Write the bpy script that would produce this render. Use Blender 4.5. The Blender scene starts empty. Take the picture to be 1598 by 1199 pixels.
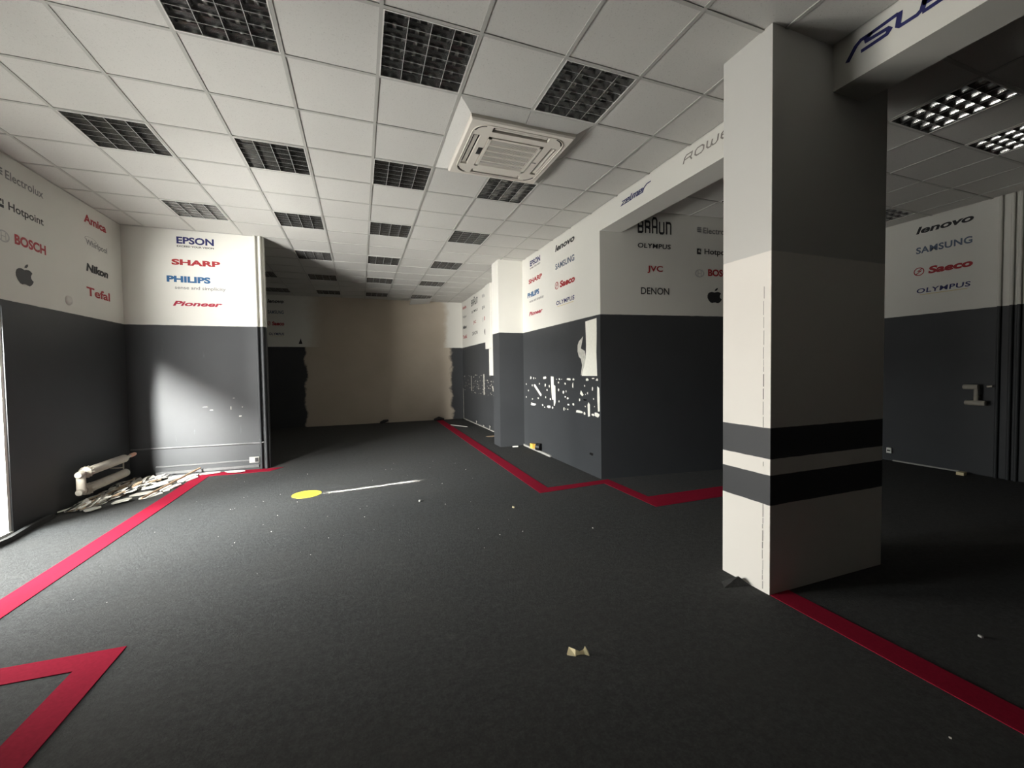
import bpy, math, random
from mathutils import Vector, Matrix

# ------------------------------------------------------------------ camera, light, exposure
SC = bpy.context.scene
COL = SC.collection
CE = 3.601          # ceiling height
ZB = 2.213          # height where the dark paint stops
random.seed(7)

cam_data = bpy.data.cameras.new('camera')
cam = bpy.data.objects.new('camera', cam_data)
COL.objects.link(cam)
SC.camera = cam
cam_data.sensor_fit = 'HORIZONTAL'
cam_data.sensor_width = 36.0
cam_data.lens = 642.08 / 1598.0 * 36.0
cam_data.clip_start = 0.05


def cam_matrix(yaw, pitch, roll, loc):
    f = Vector((math.sin(yaw), math.cos(yaw), 0))
    r = Vector((math.cos(yaw), -math.sin(yaw), 0))
    u = Vector((0, 0, 1))
    f2 = f * math.cos(pitch) - u * math.sin(pitch)
    u2 = u * math.cos(pitch) + f * math.sin(pitch)
    r3 = r * math.cos(roll) + u2 * math.sin(roll)
    u3 = u2 * math.cos(roll) - r * math.sin(roll)
    m = Matrix((r3, u3, -f2)).transposed().to_4x4()
    m.translation = loc
    return m


cam.matrix_world = cam_matrix(0.3522, 0.0322, -0.0143, Vector((0, 0, 1.477)))

SC.view_settings.view_transform = 'Standard'
SC.view_settings.look = 'None'
SC.view_settings.gamma = 1.0
SC.view_settings.use_curve_mapping = False
SC.view_settings.exposure = 0.0
SC.cycles.use_denoising = True

world = bpy.data.worlds.new('overcast_sky')
SC.world = world
world.use_nodes = True
world.node_tree.nodes['Background'].inputs[0].default_value = (0.80, 0.90, 1.0, 1)
world.node_tree.nodes['Background'].inputs[1].default_value = 0.6


def area_light(name, loc, target, sx, sy, power, color, spread=180, shape='RECTANGLE'):
    d = bpy.data.lights.new(name, 'AREA')
    d.shape = shape
    d.size = sx
    if shape in ('RECTANGLE', 'ELLIPSE'):
        d.size_y = sy
    d.energy = power
    d.color = color
    d.spread = math.radians(spread)
    o = bpy.data.objects.new(name, d)
    COL.objects.link(o)
    o.location = loc
    o.rotation_euler = (Vector(target) - Vector(loc)).to_track_quat('-Z', 'Y').to_euler()
    return o


# area lamps for assumed daylight sources beyond the open doorway in the left wall: bright sky over the street, the sunlit pavement
# further down it, and sun thrown back by a window
area_light('daylight_facade_low', (-7.5, 0.2, 1.2), (0.0, 5.0, 1.6), 2.0, 2.4, 3700, (1.0, 0.975, 0.915))
area_light('daylight_facade_mid', (-7.5, 2.1, 1.2), (0.0, 5.0, 1.6), 1.6, 2.4, 500, (1.0, 0.975, 0.915))
area_light('daylight_facade_high', (-8.0, 1.0, 4.2), (2.0, 5.0, 0.2), 4.0, 4.0, 3900, (0.93, 1.0, 1.0))
area_light('daylight_facade_high_far', (-8.0, 4.0, 4.2), (2.0, 5.0, 0.2), 2.4, 4.0, 2000, (0.96, 1.0, 0.98))
area_light('daylight_pavement', (-4.95, 0.3, 0.0), (-4.95, 0.3, 3.0), 2.8, 2.4, 5200, (1.0, 0.985, 0.94))
area_light('daylight_pavement_far', (-6.5, 4.0, 0.0), (-6.5, 4.0, 3.0), 3.0, 2.5, 660, (1.0, 0.985, 0.94))
area_light('daylight_street', (-8.0, 6.9, 1.05), (2.4, 2.0, 1.2), 1.8, 2.1, 930, (1.0, 0.955, 0.88))
area_light('daylight_sky', (-6.0, 4.2, 6.0), (-2.8, 4.2, 0.0), 4.0, 3.0, 150, (0.75, 0.91, 1.0))
area_light('added_doorway_fill', (-3.22, 2.99, 1.2), (-2.4, 7.37, 2.0), 0.18, 1.8, 40, (1.0, 0.985, 0.93))  # added fill lamp standing in the doorway, brightens the partition
area_light('assumed_sun_glint', (-3.56, 2.4, 2.41), (-2.1, 7.37, 0.9), 0.24, 0.24, 142, (1.0, 0.99, 0.93), spread=34, shape='DISK')  # assumed unseen source, set to throw the bright patch on the partition
area_light('added_streak_lamp', (-3.16, 5.20, 1.40), (0.12, 5.60, 0.0), 0.035, 0.44, 7, (1.0, 0.95, 0.85), spread=1.6)  # added narrow lamp inside the doorway, throws the light streak on the carpet

# ------------------------------------------------------------------ helpers


class MB:
    """Collects shapes for one mesh."""

    def __init__(self):
        self.v, self.f, self.m, self.s = [], [], [], []

    def face(self, pts, mi=0, smooth=False):
        n = len(self.v)
        self.v += [tuple(p) for p in pts]
        self.f.append(tuple(range(n, n + len(pts))))
        self.m.append(mi)
        self.s.append(smooth)

    def mesh(self, verts, faces, mi=0, smooth=False):
        n = len(self.v)
        self.v += [tuple(p) for p in verts]
        for f in faces:
            self.f.append(tuple(i + n for i in f))
            self.m.append(mi)
            self.s.append(smooth)

    def box(self, x0, x1, y0, y1, z0, z1, mi=0, mat=None):
        vs = [(x, y, z) for z in (z0, z1) for y in (y0, y1) for x in (x0, x1)]
        if mat is not None:
            vs = [tuple(mat @ Vector(p)) for p in vs]
        self.mesh(vs, [(0, 2, 3, 1), (4, 5, 7, 6), (0, 1, 5, 4), (2, 6, 7, 3), (0, 4, 6, 2), (1, 3, 7, 5)], mi)

    def prism(self, poly, fn, h0, h1, mi=0):
        """poly of (u, v); fn(u, v, n) -> xyz; from height h0 to h1."""
        k = len(poly)
        a = [fn(u, v, h0) for u, v in poly]
        b = [fn(u, v, h1) for u, v in poly]
        fs = [tuple(range(k))[::-1], tuple(range(k, 2 * k))]
        fs += [(i, (i + 1) % k, k + (i + 1) % k, k + i) for i in range(k)]
        self.mesh(a + b, fs, mi)

    def tube(self, pts, r, n=12, mi=0, cap=True):
        pts = [Vector(p) for p in pts]
        rs = r if isinstance(r, (list, tuple)) else [r] * len(pts)
        rings = []
        for i, p in enumerate(pts):
            d = (pts[min(i + 1, len(pts) - 1)] - pts[max(i - 1, 0)]).normalized()
            a = Vector((0, 0, 1)) if abs(d.z) < 0.9 else Vector((1, 0, 0))
            x = d.cross(a).normalized()
            y = d.cross(x).normalized()
            rings.append([p + (x * math.cos(t) + y * math.sin(t)) * rs[i] for t in [2 * math.pi * k / n for k in range(n)]])
        vs = [q for rr in rings for q in rr]
        fs = []
        for i in range(len(pts) - 1):
            for k in range(n):
                fs.append((i * n + k, i * n + (k + 1) % n, (i + 1) * n + (k + 1) % n, (i + 1) * n + k))
        self.mesh(vs, fs, mi, True)
        if cap:
            self.face(rings[0][::-1], mi)
            self.face(rings[-1], mi)

    def data(self, name, mats):
        me = bpy.data.meshes.new(name)
        me.from_pydata(self.v, [], self.f)
        for m in (mats if isinstance(mats, (list, tuple)) else [mats]):
            me.materials.append(m)
        me.polygons.foreach_set('material_index', self.m)
        me.polygons.foreach_set('use_smooth', self.s)
        me.update()
        return me

    def build(self, name, mats, parent=None, loc=None, label=None):
        o = bpy.data.objects.new(name, self.data(name, mats))
        COL.objects.link(o)
        if parent is not None:
            o.parent = parent
        if loc is not None:
            o.location = loc
        if label:
            o['label'] = label
        return o


def tag(o, label, cat, group=None, kind=None):
    o['label'] = label
    o['category'] = cat
    if group:
        o['group'] = group
    if kind:
        o['kind'] = kind
    return o


def thing(name, loc, label, cat, group=None, rz=0.0):
    o = bpy.data.objects.new(name, None)
    COL.objects.link(o)
    o.location = loc
    o.rotation_euler = (0, 0, rz)
    o.empty_display_size = 0.1
    return tag(o, label, cat, group)


def copy_thing(root, loc, label):
    r = root.copy()
    COL.objects.link(r)
    r.location = loc
    r['label'] = label
    for ch in list(root.children):
        c = ch.copy()
        COL.objects.link(c)
        c.parent = r
    return r


def struct(o, label, cat):
    return tag(o, label, cat, kind='structure')


# ------------------------------------------------------------------ materials
def new_mat(name):
    m = bpy.data.materials.new(name)
    m.use_nodes = True
    nt = m.node_tree
    return m, nt, nt.nodes['Principled BSDF']


def N(nt, t, **kw):
    n = nt.nodes.new(t)
    for k, v in kw.items():
        setattr(n, k, v)
    return n


def math_node(nt, op, a, b=None, clamp=False):
    n = N(nt, 'ShaderNodeMath', operation=op, use_clamp=clamp)
    for i, x in enumerate((a, b)):
        if x is None:
            continue
        if isinstance(x, (int, float)):
            n.inputs[i].default_value = x
        else:
            nt.links.new(x, n.inputs[i])
    return n.outputs[0]


def mix_col(nt, fac, a, b):
    n = N(nt, 'ShaderNodeMix', data_type='RGBA')
    for sock, x in ((n.inputs[0], fac), (n.inputs[6], a), (n.inputs[7], b)):
        if isinstance(x, (int, float)):
            sock.default_value = x
        elif isinstance(x, tuple):
            sock.default_value = (*x, 1) if len(x) == 3 else x
        else:
            nt.links.new(x, sock)
    return n.outputs[2]


def noise(nt, scale, detail=3, rough=0.55, vec=None):
    n = N(nt, 'ShaderNodeTexNoise')
    n.inputs['Scale'].default_value = scale
    n.inputs['Detail'].default_value = detail
    n.inputs['Roughness'].default_value = rough
    if vec is not None:
        nt.links.new(vec, n.inputs['Vector'])
    return n.outputs[0]


def geo(nt):
    g = N(nt, 'ShaderNodeNewGeometry')
    s = N(nt, 'ShaderNodeSeparateXYZ')
    nt.links.new(g.outputs['Position'], s.inputs[0])
    return g.outputs['Position'], s.outputs


def ramp(nt, x, lo, hi):
    n = N(nt, 'ShaderNodeMapRange')
    n.interpolation_type = 'SMOOTHSTEP'
    n.inputs[1].default_value = lo
    n.inputs[2].default_value = hi
    nt.links.new(x, n.inputs[0])
    return n.outputs[0]


def bump(nt, bsdf, height, strength, dist=0.002):
    b = N(nt, 'ShaderNodeBump')
    b.inputs['Strength'].default_value = strength
    b.inputs['Distance'].default_value = dist
    nt.links.new(height, b.inputs['Height'])
    nt.links.new(b.outputs[0], bsdf.inputs['Normal'])


def plain(name, col, rough=0.6, metal=0.0, var=0.12, scale=14, spec=0.4, bmp=0.0):
    m, nt, b = new_mat(name)
    pos, _ = geo(nt)
    n = noise(nt, scale, vec=pos)
    c = mix_col(nt, n, tuple(x * (1 - var) for x in col), tuple(min(1, x * (1 + var)) for x in col))
    nt.links.new(c, b.inputs['Base Color'])
    b.inputs['Roughness'].default_value = rough
    b.inputs['Metallic'].default_value = metal
    b.inputs['Specular IOR Level'].default_value = spec
    if bmp:
        bump(nt, b, noise(nt, scale * 6, vec=pos), bmp)
    return m


WHITE = (0.66, 0.65, 0.605)
DARK = (0.042, 0.0445, 0.048)


def paint_mat(name, up=WHITE, low=DARK, bands=(), scuffs=0.0, plaster=False, upper=None):
    """Matt wall paint: pale above ZB, anthracite below it."""
    m, nt, b = new_mat(name)
    pos, xyz = geo(nt)
    wob = math_node(nt, 'MULTIPLY', math_node(nt, 'SUBTRACT', noise(nt, 9, 2, vec=pos), 0.5), 0.008)
    z = math_node(nt, 'ADD', xyz[2], wob)
    blot = noise(nt, 1.7, 4, vec=pos)
    upc = mix_col(nt, blot, tuple(c * 0.95 for c in up), tuple(c * 1.04 for c in up))
    lowc = mix_col(nt, blot, tuple(c * 0.85 for c in low), tuple(c * 1.15 for c in low))
    if scuffs:
        mp = N(nt, 'ShaderNodeMapping')
        mp.inputs['Scale'].default_value = (1, 1, 0.22)
        nt.links.new(pos, mp.inputs[0])
        sc = ramp(nt, noise(nt, 11, 5, 0.7, mp.outputs[0]), 0.64, 0.80)
        lowc = mix_col(nt, math_node(nt, 'MULTIPLY', sc, scuffs), lowc, tuple(c * 2.6 for c in low))
    isup = ramp(nt, z, ZB - 0.003, ZB + 0.003)
    if upper is not None:                                    # same pale family above and below the line
        upc = mix_col(nt, isup, upc, upper)
        col = upc
    else:
        col = mix_col(nt, isup, lowc, upc)
    for z0, z1 in bands:
        inb = math_node(nt, 'MULTIPLY', ramp(nt, z, z0 - 0.002, z0 + 0.002), math_node(nt, 'SUBTRACT', 1.0, ramp(nt, z, z1 - 0.002, z1 + 0.002)))
        col = mix_col(nt, inb, col, lowc)
    if plaster:                                              # big brushed-over patch of bare render
        n1 = math_node(nt, 'SUBTRACT', noise(nt, 2.6, 5, 0.6, pos), 0.5)
        xl = math_node(nt, 'ADD', xyz[0], math_node(nt, 'MULTIPLY', n1, 0.42))
        edge = math_node(nt, 'MULTIPLY', ramp(nt, xl, -1.46, -1.38), math_node(nt, 'SUBTRACT', 1.0, ramp(nt, xl, 2.60, 2.70)))
        edge_up = math_node(nt, 'MULTIPLY', ramp(nt, xl, -1.5, -0.9), math_node(nt, 'SUBTRACT', 1.0, ramp(nt, xl, 2.35, 2.6)))
        e = N(nt, 'ShaderNodeMix', data_type='FLOAT')
        nt.links.new(isup, e.inputs[0])
        nt.links.new(edge, e.inputs[2])
        nt.links.new(edge_up, e.inputs[3])
        tan = mix_col(nt, noise(nt, 1.3, 5, vec=pos), (0.42, 0.36, 0.285), (0.54, 0.475, 0.39))
        col = mix_col(nt, e.outputs[0], col, tan)
    nt.links.new(col, b.inputs['Base Color'])
    r = N(nt, 'ShaderNodeMapRange')
    r.inputs[3].default_value = 0.55
    r.inputs[4].default_value = 0.8
    nt.links.new(isup, r.inputs[0])
    nt.links.new(r.outputs[0], b.inputs['Roughness'])
    b.inputs['Specular IOR Level'].default_value = 0.3
    bump(nt, b, noise(nt, 160, 4, 0.6, pos), 0.12, 0.002)
    return m


M = {}
M['paint'] = paint_mat('two_tone_paint')
M['paint_scuffed'] = paint_mat('two_tone_paint_scuffed', scuffs=0.5)
M['paint_end'] = paint_mat('two_tone_paint_with_bare_render', plaster=True)
M['pillar'] = paint_mat('pillar_paint', up=(0.76, 0.73, 0.68), upper=(0.53, 0.525, 0.50), bands=((0.585, 0.78), (0.885, 1.085)))
M['white_paint'] = plain('white_wall_paint', WHITE, 0.8, var=0.04, scale=2, bmp=0.06)
M['frame_white'] = plain('white_gloss_paint', (0.80, 0.80, 0.74), 0.4, var=0.04)
M['bare'] = plain('bare_white_filler', (0.88, 0.865, 0.78), 0.85, var=0.08, scale=30)
M['bare_thin'] = plain('thin_brushed_filler', (0.55, 0.54, 0.49), 0.85, var=0.45, scale=22)
M['bare_dim'] = plain('old_filler_flecks', (0.40, 0.385, 0.34), 0.85, var=0.2, scale=30)
M['grid'] = plain('painted_grid_steel', (0.43, 0.425, 0.40), 0.5, var=0.05)
M['lamp_frame'] = plain('white_lamp_steel', (0.70, 0.69, 0.66), 0.4, var=0.03)
M['mirror'] = plain('satin_aluminium', (0.47, 0.47, 0.465), 0.19, metal=0.97, var=0.06, scale=30)
M['edge_alu'] = plain('bright_cut_aluminium', (0.62, 0.62, 0.61), 0.45, metal=0.3, var=0.05)
M['back_alu'] = plain('dull_aluminium', (0.22, 0.22, 0.215), 0.35, metal=0.8, var=0.1, scale=20)
M['tube'] = plain('lamp_glass', (0.62, 0.62, 0.60), 0.25, var=0.04)
M['plastic'] = plain('aged_white_plastic', (0.70, 0.66, 0.595), 0.42, var=0.04, scale=4)
M['plastic_dark'] = plain('dark_plastic', (0.012, 0.012, 0.013), 0.4)
M['void'] = plain('dark_cavity', (0.010, 0.0095, 0.009), 0.9, spec=0.1)
M['red'] = plain('red_carpet_tape', (0.25, 0.011, 0.029), 0.95, var=0.18, scale=60, spec=0.04)
M['yellow'] = plain('yellow_vinyl', (0.72, 0.60, 0.06), 0.6, var=0.06, scale=40)
M['yellow_ink'] = plain('ochre_print', (0.45, 0.34, 0.03), 0.6)
M['rad'] = plain('cream_radiator_paint', (0.40, 0.37, 0.315), 0.55, var=0.14, scale=20)
M['rad_cap'] = plain('salmon_valve_cap', (0.62, 0.36, 0.26), 0.5)
M['shard'] = plain('pale_plaster', (0.74, 0.72, 0.66), 0.9, var=0.14, scale=25, bmp=0.2)
M['shard_grey'] = plain('dusty_plaster', (0.46, 0.44, 0.40), 0.9, var=0.2, scale=25, bmp=0.2)
M['shard_brown'] = plain('brown_board', (0.33, 0.24, 0.16), 0.85, var=0.25, scale=25)
M['rubber'] = plain('black_rubber', (0.018, 0.018, 0.018), 0.7)
M['pipe_grey'] = plain('lightened_dark_grey_paint', (0.10, 0.102, 0.105), 0.45, var=0.25, scale=30)  # paler than the wall paint to imitate light caught by the pipes
M['conduit'] = plain('grey_conduit', (0.34, 0.335, 0.31), 0.5, var=0.15, scale=30)
M['paper'] = plain('yellowed_paper', (0.78, 0.68, 0.42), 0.8, var=0.08, scale=60)
M['amber'] = plain('amber_plastic', (0.80, 0.50, 0.10), 0.5)
M['crack'] = plain('dark_crack', (0.05, 0.047, 0.045), 0.9, var=0.4, scale=60)
M['pavement'] = plain('pavement_stone', (0.42, 0.41, 0.39), 0.9, var=0.15, scale=5)
for nm, c in dict(navy=(0.016, 0.018, 0.105), ink=(0.016, 0.016, 0.018), red=(0.33, 0.022, 0.028), blue=(0.025, 0.105, 0.24),
                  grey=(0.20, 0.20, 0.20), slate=(0.10, 0.13, 0.19), pale=(0.42, 0.42, 0.41), crimson=(0.33, 0.010, 0.035), taupe=(0.22, 0.205, 0.185), gold=(0.55, 0.42, 0.14)).items():
    M['ink_' + nm] = plain('vinyl_' + nm, c, 0.55, var=0.06, scale=20)


def tile_mat():
    m, nt, b = new_mat('mineral_ceiling_tile')
    pos, _ = geo(nt)
    sp = ramp(nt, noise(nt, 95, 4, 0.75, pos), 0.56, 0.72)
    c = mix_col(nt, noise(nt, 0.9, 3, vec=pos), (0.57, 0.562, 0.535), (0.63, 0.62, 0.59))
    c = mix_col(nt, math_node(nt, 'MULTIPLY', sp, 0.6), c, (0.30, 0.29, 0.27))
    nt.links.new(c, b.inputs['Base Color'])
    b.inputs['Roughness'].default_value = 0.95
    b.inputs['Specular IOR Level'].default_value = 0.1
    bump(nt, b, noise(nt, 220, 4, 0.7, pos), 0.35, 0.003)
    return m


def carpet_mat():
    m, nt, b = new_mat('charcoal_needle_felt')
    pos, _ = geo(nt)
    c = mix_col(nt, noise(nt, 75, 5, 0.75, pos), (0.020, 0.021, 0.021), (0.112, 0.113, 0.112))
    c = mix_col(nt, ramp(nt, noise(nt, 24, 5, 0.75, pos), 0.34, 0.68), mix_col(nt, 0.42, c, (0.022, 0.022, 0.022)), c)
    big = noise(nt, 1.1, 5, 0.6, pos)
    c = mix_col(nt, math_node(nt, 'MULTIPLY', ramp(nt, big, 0.35, 0.75), 0.5), c, (0.060, 0.059, 0.056))
    mp = N(nt, 'ShaderNodeMapping')
    mp.inputs['Scale'].default_value = (0.8, 2.2, 1)
    mp.inputs['Rotation'].default_value = (0, 0, 0.5)
    nt.links.new(pos, mp.inputs[0])
    dust = ramp(nt, noise(nt, 3.2, 6, 0.7, mp.outputs[0]), 0.56, 0.80)
    c = mix_col(nt, math_node(nt, 'MULTIPLY', dust, 0.35), c, (0.115, 0.112, 0.105))
    nt.links.new(c, b.inputs['Base Color'])
    b.inputs['Roughness'].default_value = 0.95
    b.inputs['Specular IOR Level'].default_value = 0.12
    bump(nt, b, noise(nt, 55, 6, 0.8, pos), 1.0, 0.010)
    return m


M['tile'] = tile_mat()
M['carpet'] = carpet_mat()

# ------------------------------------------------------------------ the setting
XL, XR, XE, YB, YF, YA = -3.12, 3.01, 7.70, -7.0, 12.62, 7.37
OY0, OY1, OZ = 2.90, 5.25, 2.15          # the doorway in the left wall


def angled(x):                            # the rear wall of the side room runs a little askew
    return 4.75 - 0.12 * (x - XR)


b = MB()
b.box(XL - 0.2, XE + 0.2, YB - 0.2, YF + 0.2, -0.10, 0.0)
floor = struct(b.build('floor', M['carpet']), 'charcoal felt carpet with red stripes', 'floor')

stripe_polys = [
    ('long red stripe along the lit left side', [(-2.285, -2.4), (-2.285, 7.335), (-1.18, 7.335), (-1.33, 7.125), (-2.11, 7.125), (-2.11, -2.4)]),
    ('red corner stripe near the front left', [(-2.108, 2.832), (-1.235, 2.80), (-1.235, 0.4), (-1.39, 0.4), (-1.39, 2.655), (-2.108, 2.68)]),
    ('red stripe running back along the right wall', [(2.12, 12.55), (1.99, 4.49), (2.93, 4.55), (2.93, 3.56), (3.93, 3.56), (6.2, 3.56), (6.2, 3.86), (3.08, 3.88), (3.08, 4.70), (2.17, 4.66), (2.32, 12.55)]),
    ('dim red stripe in front of the pillar', [(2.45, 1.885), (2.615, 1.885), (2.60, -1.5), (2.42, -1.5)]),
]
for lb, poly in stripe_polys:
    b = MB()
    b.prism(poly, lambda u, v, n: (u, v, n), 0.0005, 0.004)
    b.build('red_stripe', M['red'], floor, label=lb)
bm_flap = MB()                              # lifted lip of carpet against the pillar
pts = [(2.25, 2.06), (2.30, 2.13), (2.40, 2.14), (2.445, 2.08), (2.44, 2.02)]
ctr = (2.40, 2.08, 0.045)
for i in range(len(pts)):
    a, c = pts[i], pts[(i + 1) % len(pts)]
    bm_flap.face([(a[0], a[1], 0.002), (c[0], c[1], 0.002), ctr])
bm_flap.build('lifted_carpet_edge', M['carpet'], floor)

# left wall with the doorway
b = MB()
b.box(XL - 0.2, XL, OY1, YF, 0, CE + 0.12)
b.box(XL - 0.2, XL, OY0, OY1, OZ, CE + 0.12)
b.box(XL - 0.2, XL, YB, OY0, 0, CE + 0.12)
wall_left = struct(b.build('wall_left', M['paint']), 'left wall, pale above and anthracite below', 'wall')
b = MB()
b.box(XL - 0.19, XL - 0.012, OY1 - 0.035, OY1 - 0.001, 0, OZ)
b.box(XL - 0.19, XL - 0.012, OY0 + 0.001, OY0 + 0.035, 0, OZ)
b.box(XL - 0.19, XL - 0.012, OY0, OY1, OZ - 0.035, OZ - 0.001)
struct(b.build('door_1', M['frame_white']), 'bright white frame of the street doorway', 'doorway')

b = MB()
b.box(XL - 0.20, XL + 0.0, OY0, OY1, 0.0, 0.03)
struct(b.build('threshold', M['pavement']), 'worn stone threshold of the street doorway', 'threshold')
b = MB()
b.box(XL, -1.37, YA, YA + 0.10, 0, CE + 0.1)
wall_partition = struct(b.build('wall_partition', M['paint_scuffed']), 'short lit partition wall with logos and pipes', 'wall')
b = MB()
b.box(XL - 0.2, XR + 0.3, YF, YF + 0.15, 0, CE + 0.12)
wall_back = struct(b.build('wall_back', M['paint_end']), 'far wall with a large tan patch of bare render', 'wall')
b = MB()
b.box(XR, XR + 0.30, 4.752, YF, 0, CE + 0.12)
wall_right = struct(b.build('wall_right', M['paint_scuffed']), 'right wall with scarred dark paint and logos', 'wall')
b = MB()
b.box(2.512, XR + 0.02, 7.52, 7.92, 0, CE + 0.05)
struct(b.build('wall_pier', M['paint']), 'square pier jutting from the right wall', 'wall')
b = MB()
b.prism([(XR + 0.001, angled(XR)), (XE + 0.2, angled(XE + 0.2)), (XE + 0.2, angled(XE) + 0.3), (XR + 0.30, angled(XR) + 0.26), (XR + 0.001, angled(XR) + 0.001)], lambda u, v, n: (u, v, n), 0, CE + 0.12)
wall_side = struct(b.build('wall_side_room', M['paint']), 'dim rear wall of the side room', 'wall')
b = MB()
b.box(XE, XE + 0.15, YB, angled(XE) + 0.1, 0, CE + 0.12)
wall_end = struct(b.build('wall_right_end', M['paint']), 'dark end wall of the side room', 'wall')
b = MB()
b.box(XL - 0.2, XE + 0.15, YB - 0.15, YB, 0, CE + 0.12)
struct(b.build('wall_front', M['void']), 'wall behind the viewer', 'wall')
b = MB()
b.box(XR, XR + 0.31, YB, 4.751, 3.308, CE + 0.05)
beam = struct(b.build('beam', M['white_paint']), 'white beam over the opening to the side room', 'beam')
b = MB()
b.box(2.448, 3.592, 1.888, 2.255, 0, CE + 0.05)
pillar = struct(b.build('pillar', M['pillar']), 'white square pillar with two dark bands', 'pillar')
b = MB()
zz = 0.02
while zz < 2.0:
    dz = random.uniform(0.03, 0.12)
    if not (0.56 < zz < 1.08) or 0.79 < zz < 0.86:
        y = 1.938 + random.uniform(-0.002, 0.002)
        w = random.uniform(0.0006, 0.0018) * (0.5 if zz > 1.4 else 1)
        b.box(2.4465, 2.449, y - w, y + w, zz, zz + dz * 0.85)
    zz += dz
b.build('corner_crack', M['crack'], pillar)

# outside
b = MB()
b.box(-14, XL - 0.2, -12, 20, -0.12, -0.02)
struct(b.build('pavement', M['pavement']), 'stone pavement outside the doorway', 'pavement')


# ------------------------------------------------------------------ suspended ceilings
def ceiling(name, gx, gy, x0, x1, y0, y1, cuts, big, skip_xy=None):
    P = 0.6
    tiles, bars = MB(), MB()
    i0, i1 = math.floor((x0 - gx) / P), math.ceil((x1 - gx) / P)
    j0, j1 = math.floor((y0 - gy) / P), math.ceil((y1 - gy) / P)

    def yclip(x, y):
        return min(y, y1 if skip_xy is None else skip_xy(x))
    for i in range(i0, i1):
        for j in range(j0, j1):
            a0, a1 = max(x0, gx + i * P), min(x1, gx + (i + 1) * P)
            c0, c1 = max(y0, gy + j * P), min(y1, gy + (j + 1) * P)
            if (i, j) not in cuts and (i, j) not in big:
                g = 0.0115
                zt = CE + 0.006 + random.uniform(-0.001, 0.0012)
                tl = [zt + random.uniform(-0.0012, 0.0012) for _ in range(4)]
                if c0 < yclip((a0 + a1) / 2, c0 + 0.01):
                    tiles.face([(a0 + g, c0 + g, tl[0]), (a0 + g, max(c0 + g, yclip(a0, c1) - g), tl[1]), (a1 - g, max(c0 + g, yclip(a1, c1) - g), tl[2]), (a1 - g, c0 + g, tl[3])])
            # the grid bar on this cell's left and near edges
            if c0 >= yclip(a0, c0 + 0.01):
                continue
            if not ((i, j) in big and (i - 1, j) in big):
                bars.box(a0 - 0.012, a0 + 0.012, c0, yclip(a0, c1), CE, CE + 0.012)
            if not ((i, j) in big and (i, j - 1) in big):
                bars.box(a0, a1, c0 - 0.012, c0 + 0.012, CE + 0.0004, CE + 0.012)
    t = struct(tiles.build('ceiling', M['tile']), 'suspended ceiling of pale mineral tiles, ' + name, 'ceiling')
    bars.build('ceiling_grid', M['grid'], t)
    return t


GX, GY = 0.1666, 3.1554
lamp_cells = [(-2, -1), (0, -1), (2, -1), (-4, 2), (-2, 2), (0, 2), (2, 2), (-4, 5), (-2, 5), (0, 5), (2, 5), (-2, 8), (0, 8), (2, 8),
              (-4, 11), (-2, 11), (0, 11), (2, 11), (-4, 14), (-2, 14), (0, 14), (2, 14)]
ac_cells = {(1, 0), (2, 0), (1, 1), (2, 1)}
ceil_main = ceiling('main hall', GX, GY, XL, XR, YB, YF, set(lamp_cells) | {(2, 14.5)}, ac_cells)
SX, SY = 0.1666, 2.30
side_cells = [(7, -1), (9, -1), (7, 2), (11, 2)]
ceiling('side room', SX, SY, XR + 0.31, XE, YB, 4.7, set(side_cells), set(), angled)
b = MB()
b.box(XL - 0.2, XE + 0.2, YB - 0.2, YF + 0.2, CE + 0.125, CE + 0.2)
struct(b.build('ceiling_slab', M['void']), 'dark slab above the suspended ceiling', 'ceiling')

# ------------------------------------------------------------------ louvred ceiling lights


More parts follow.
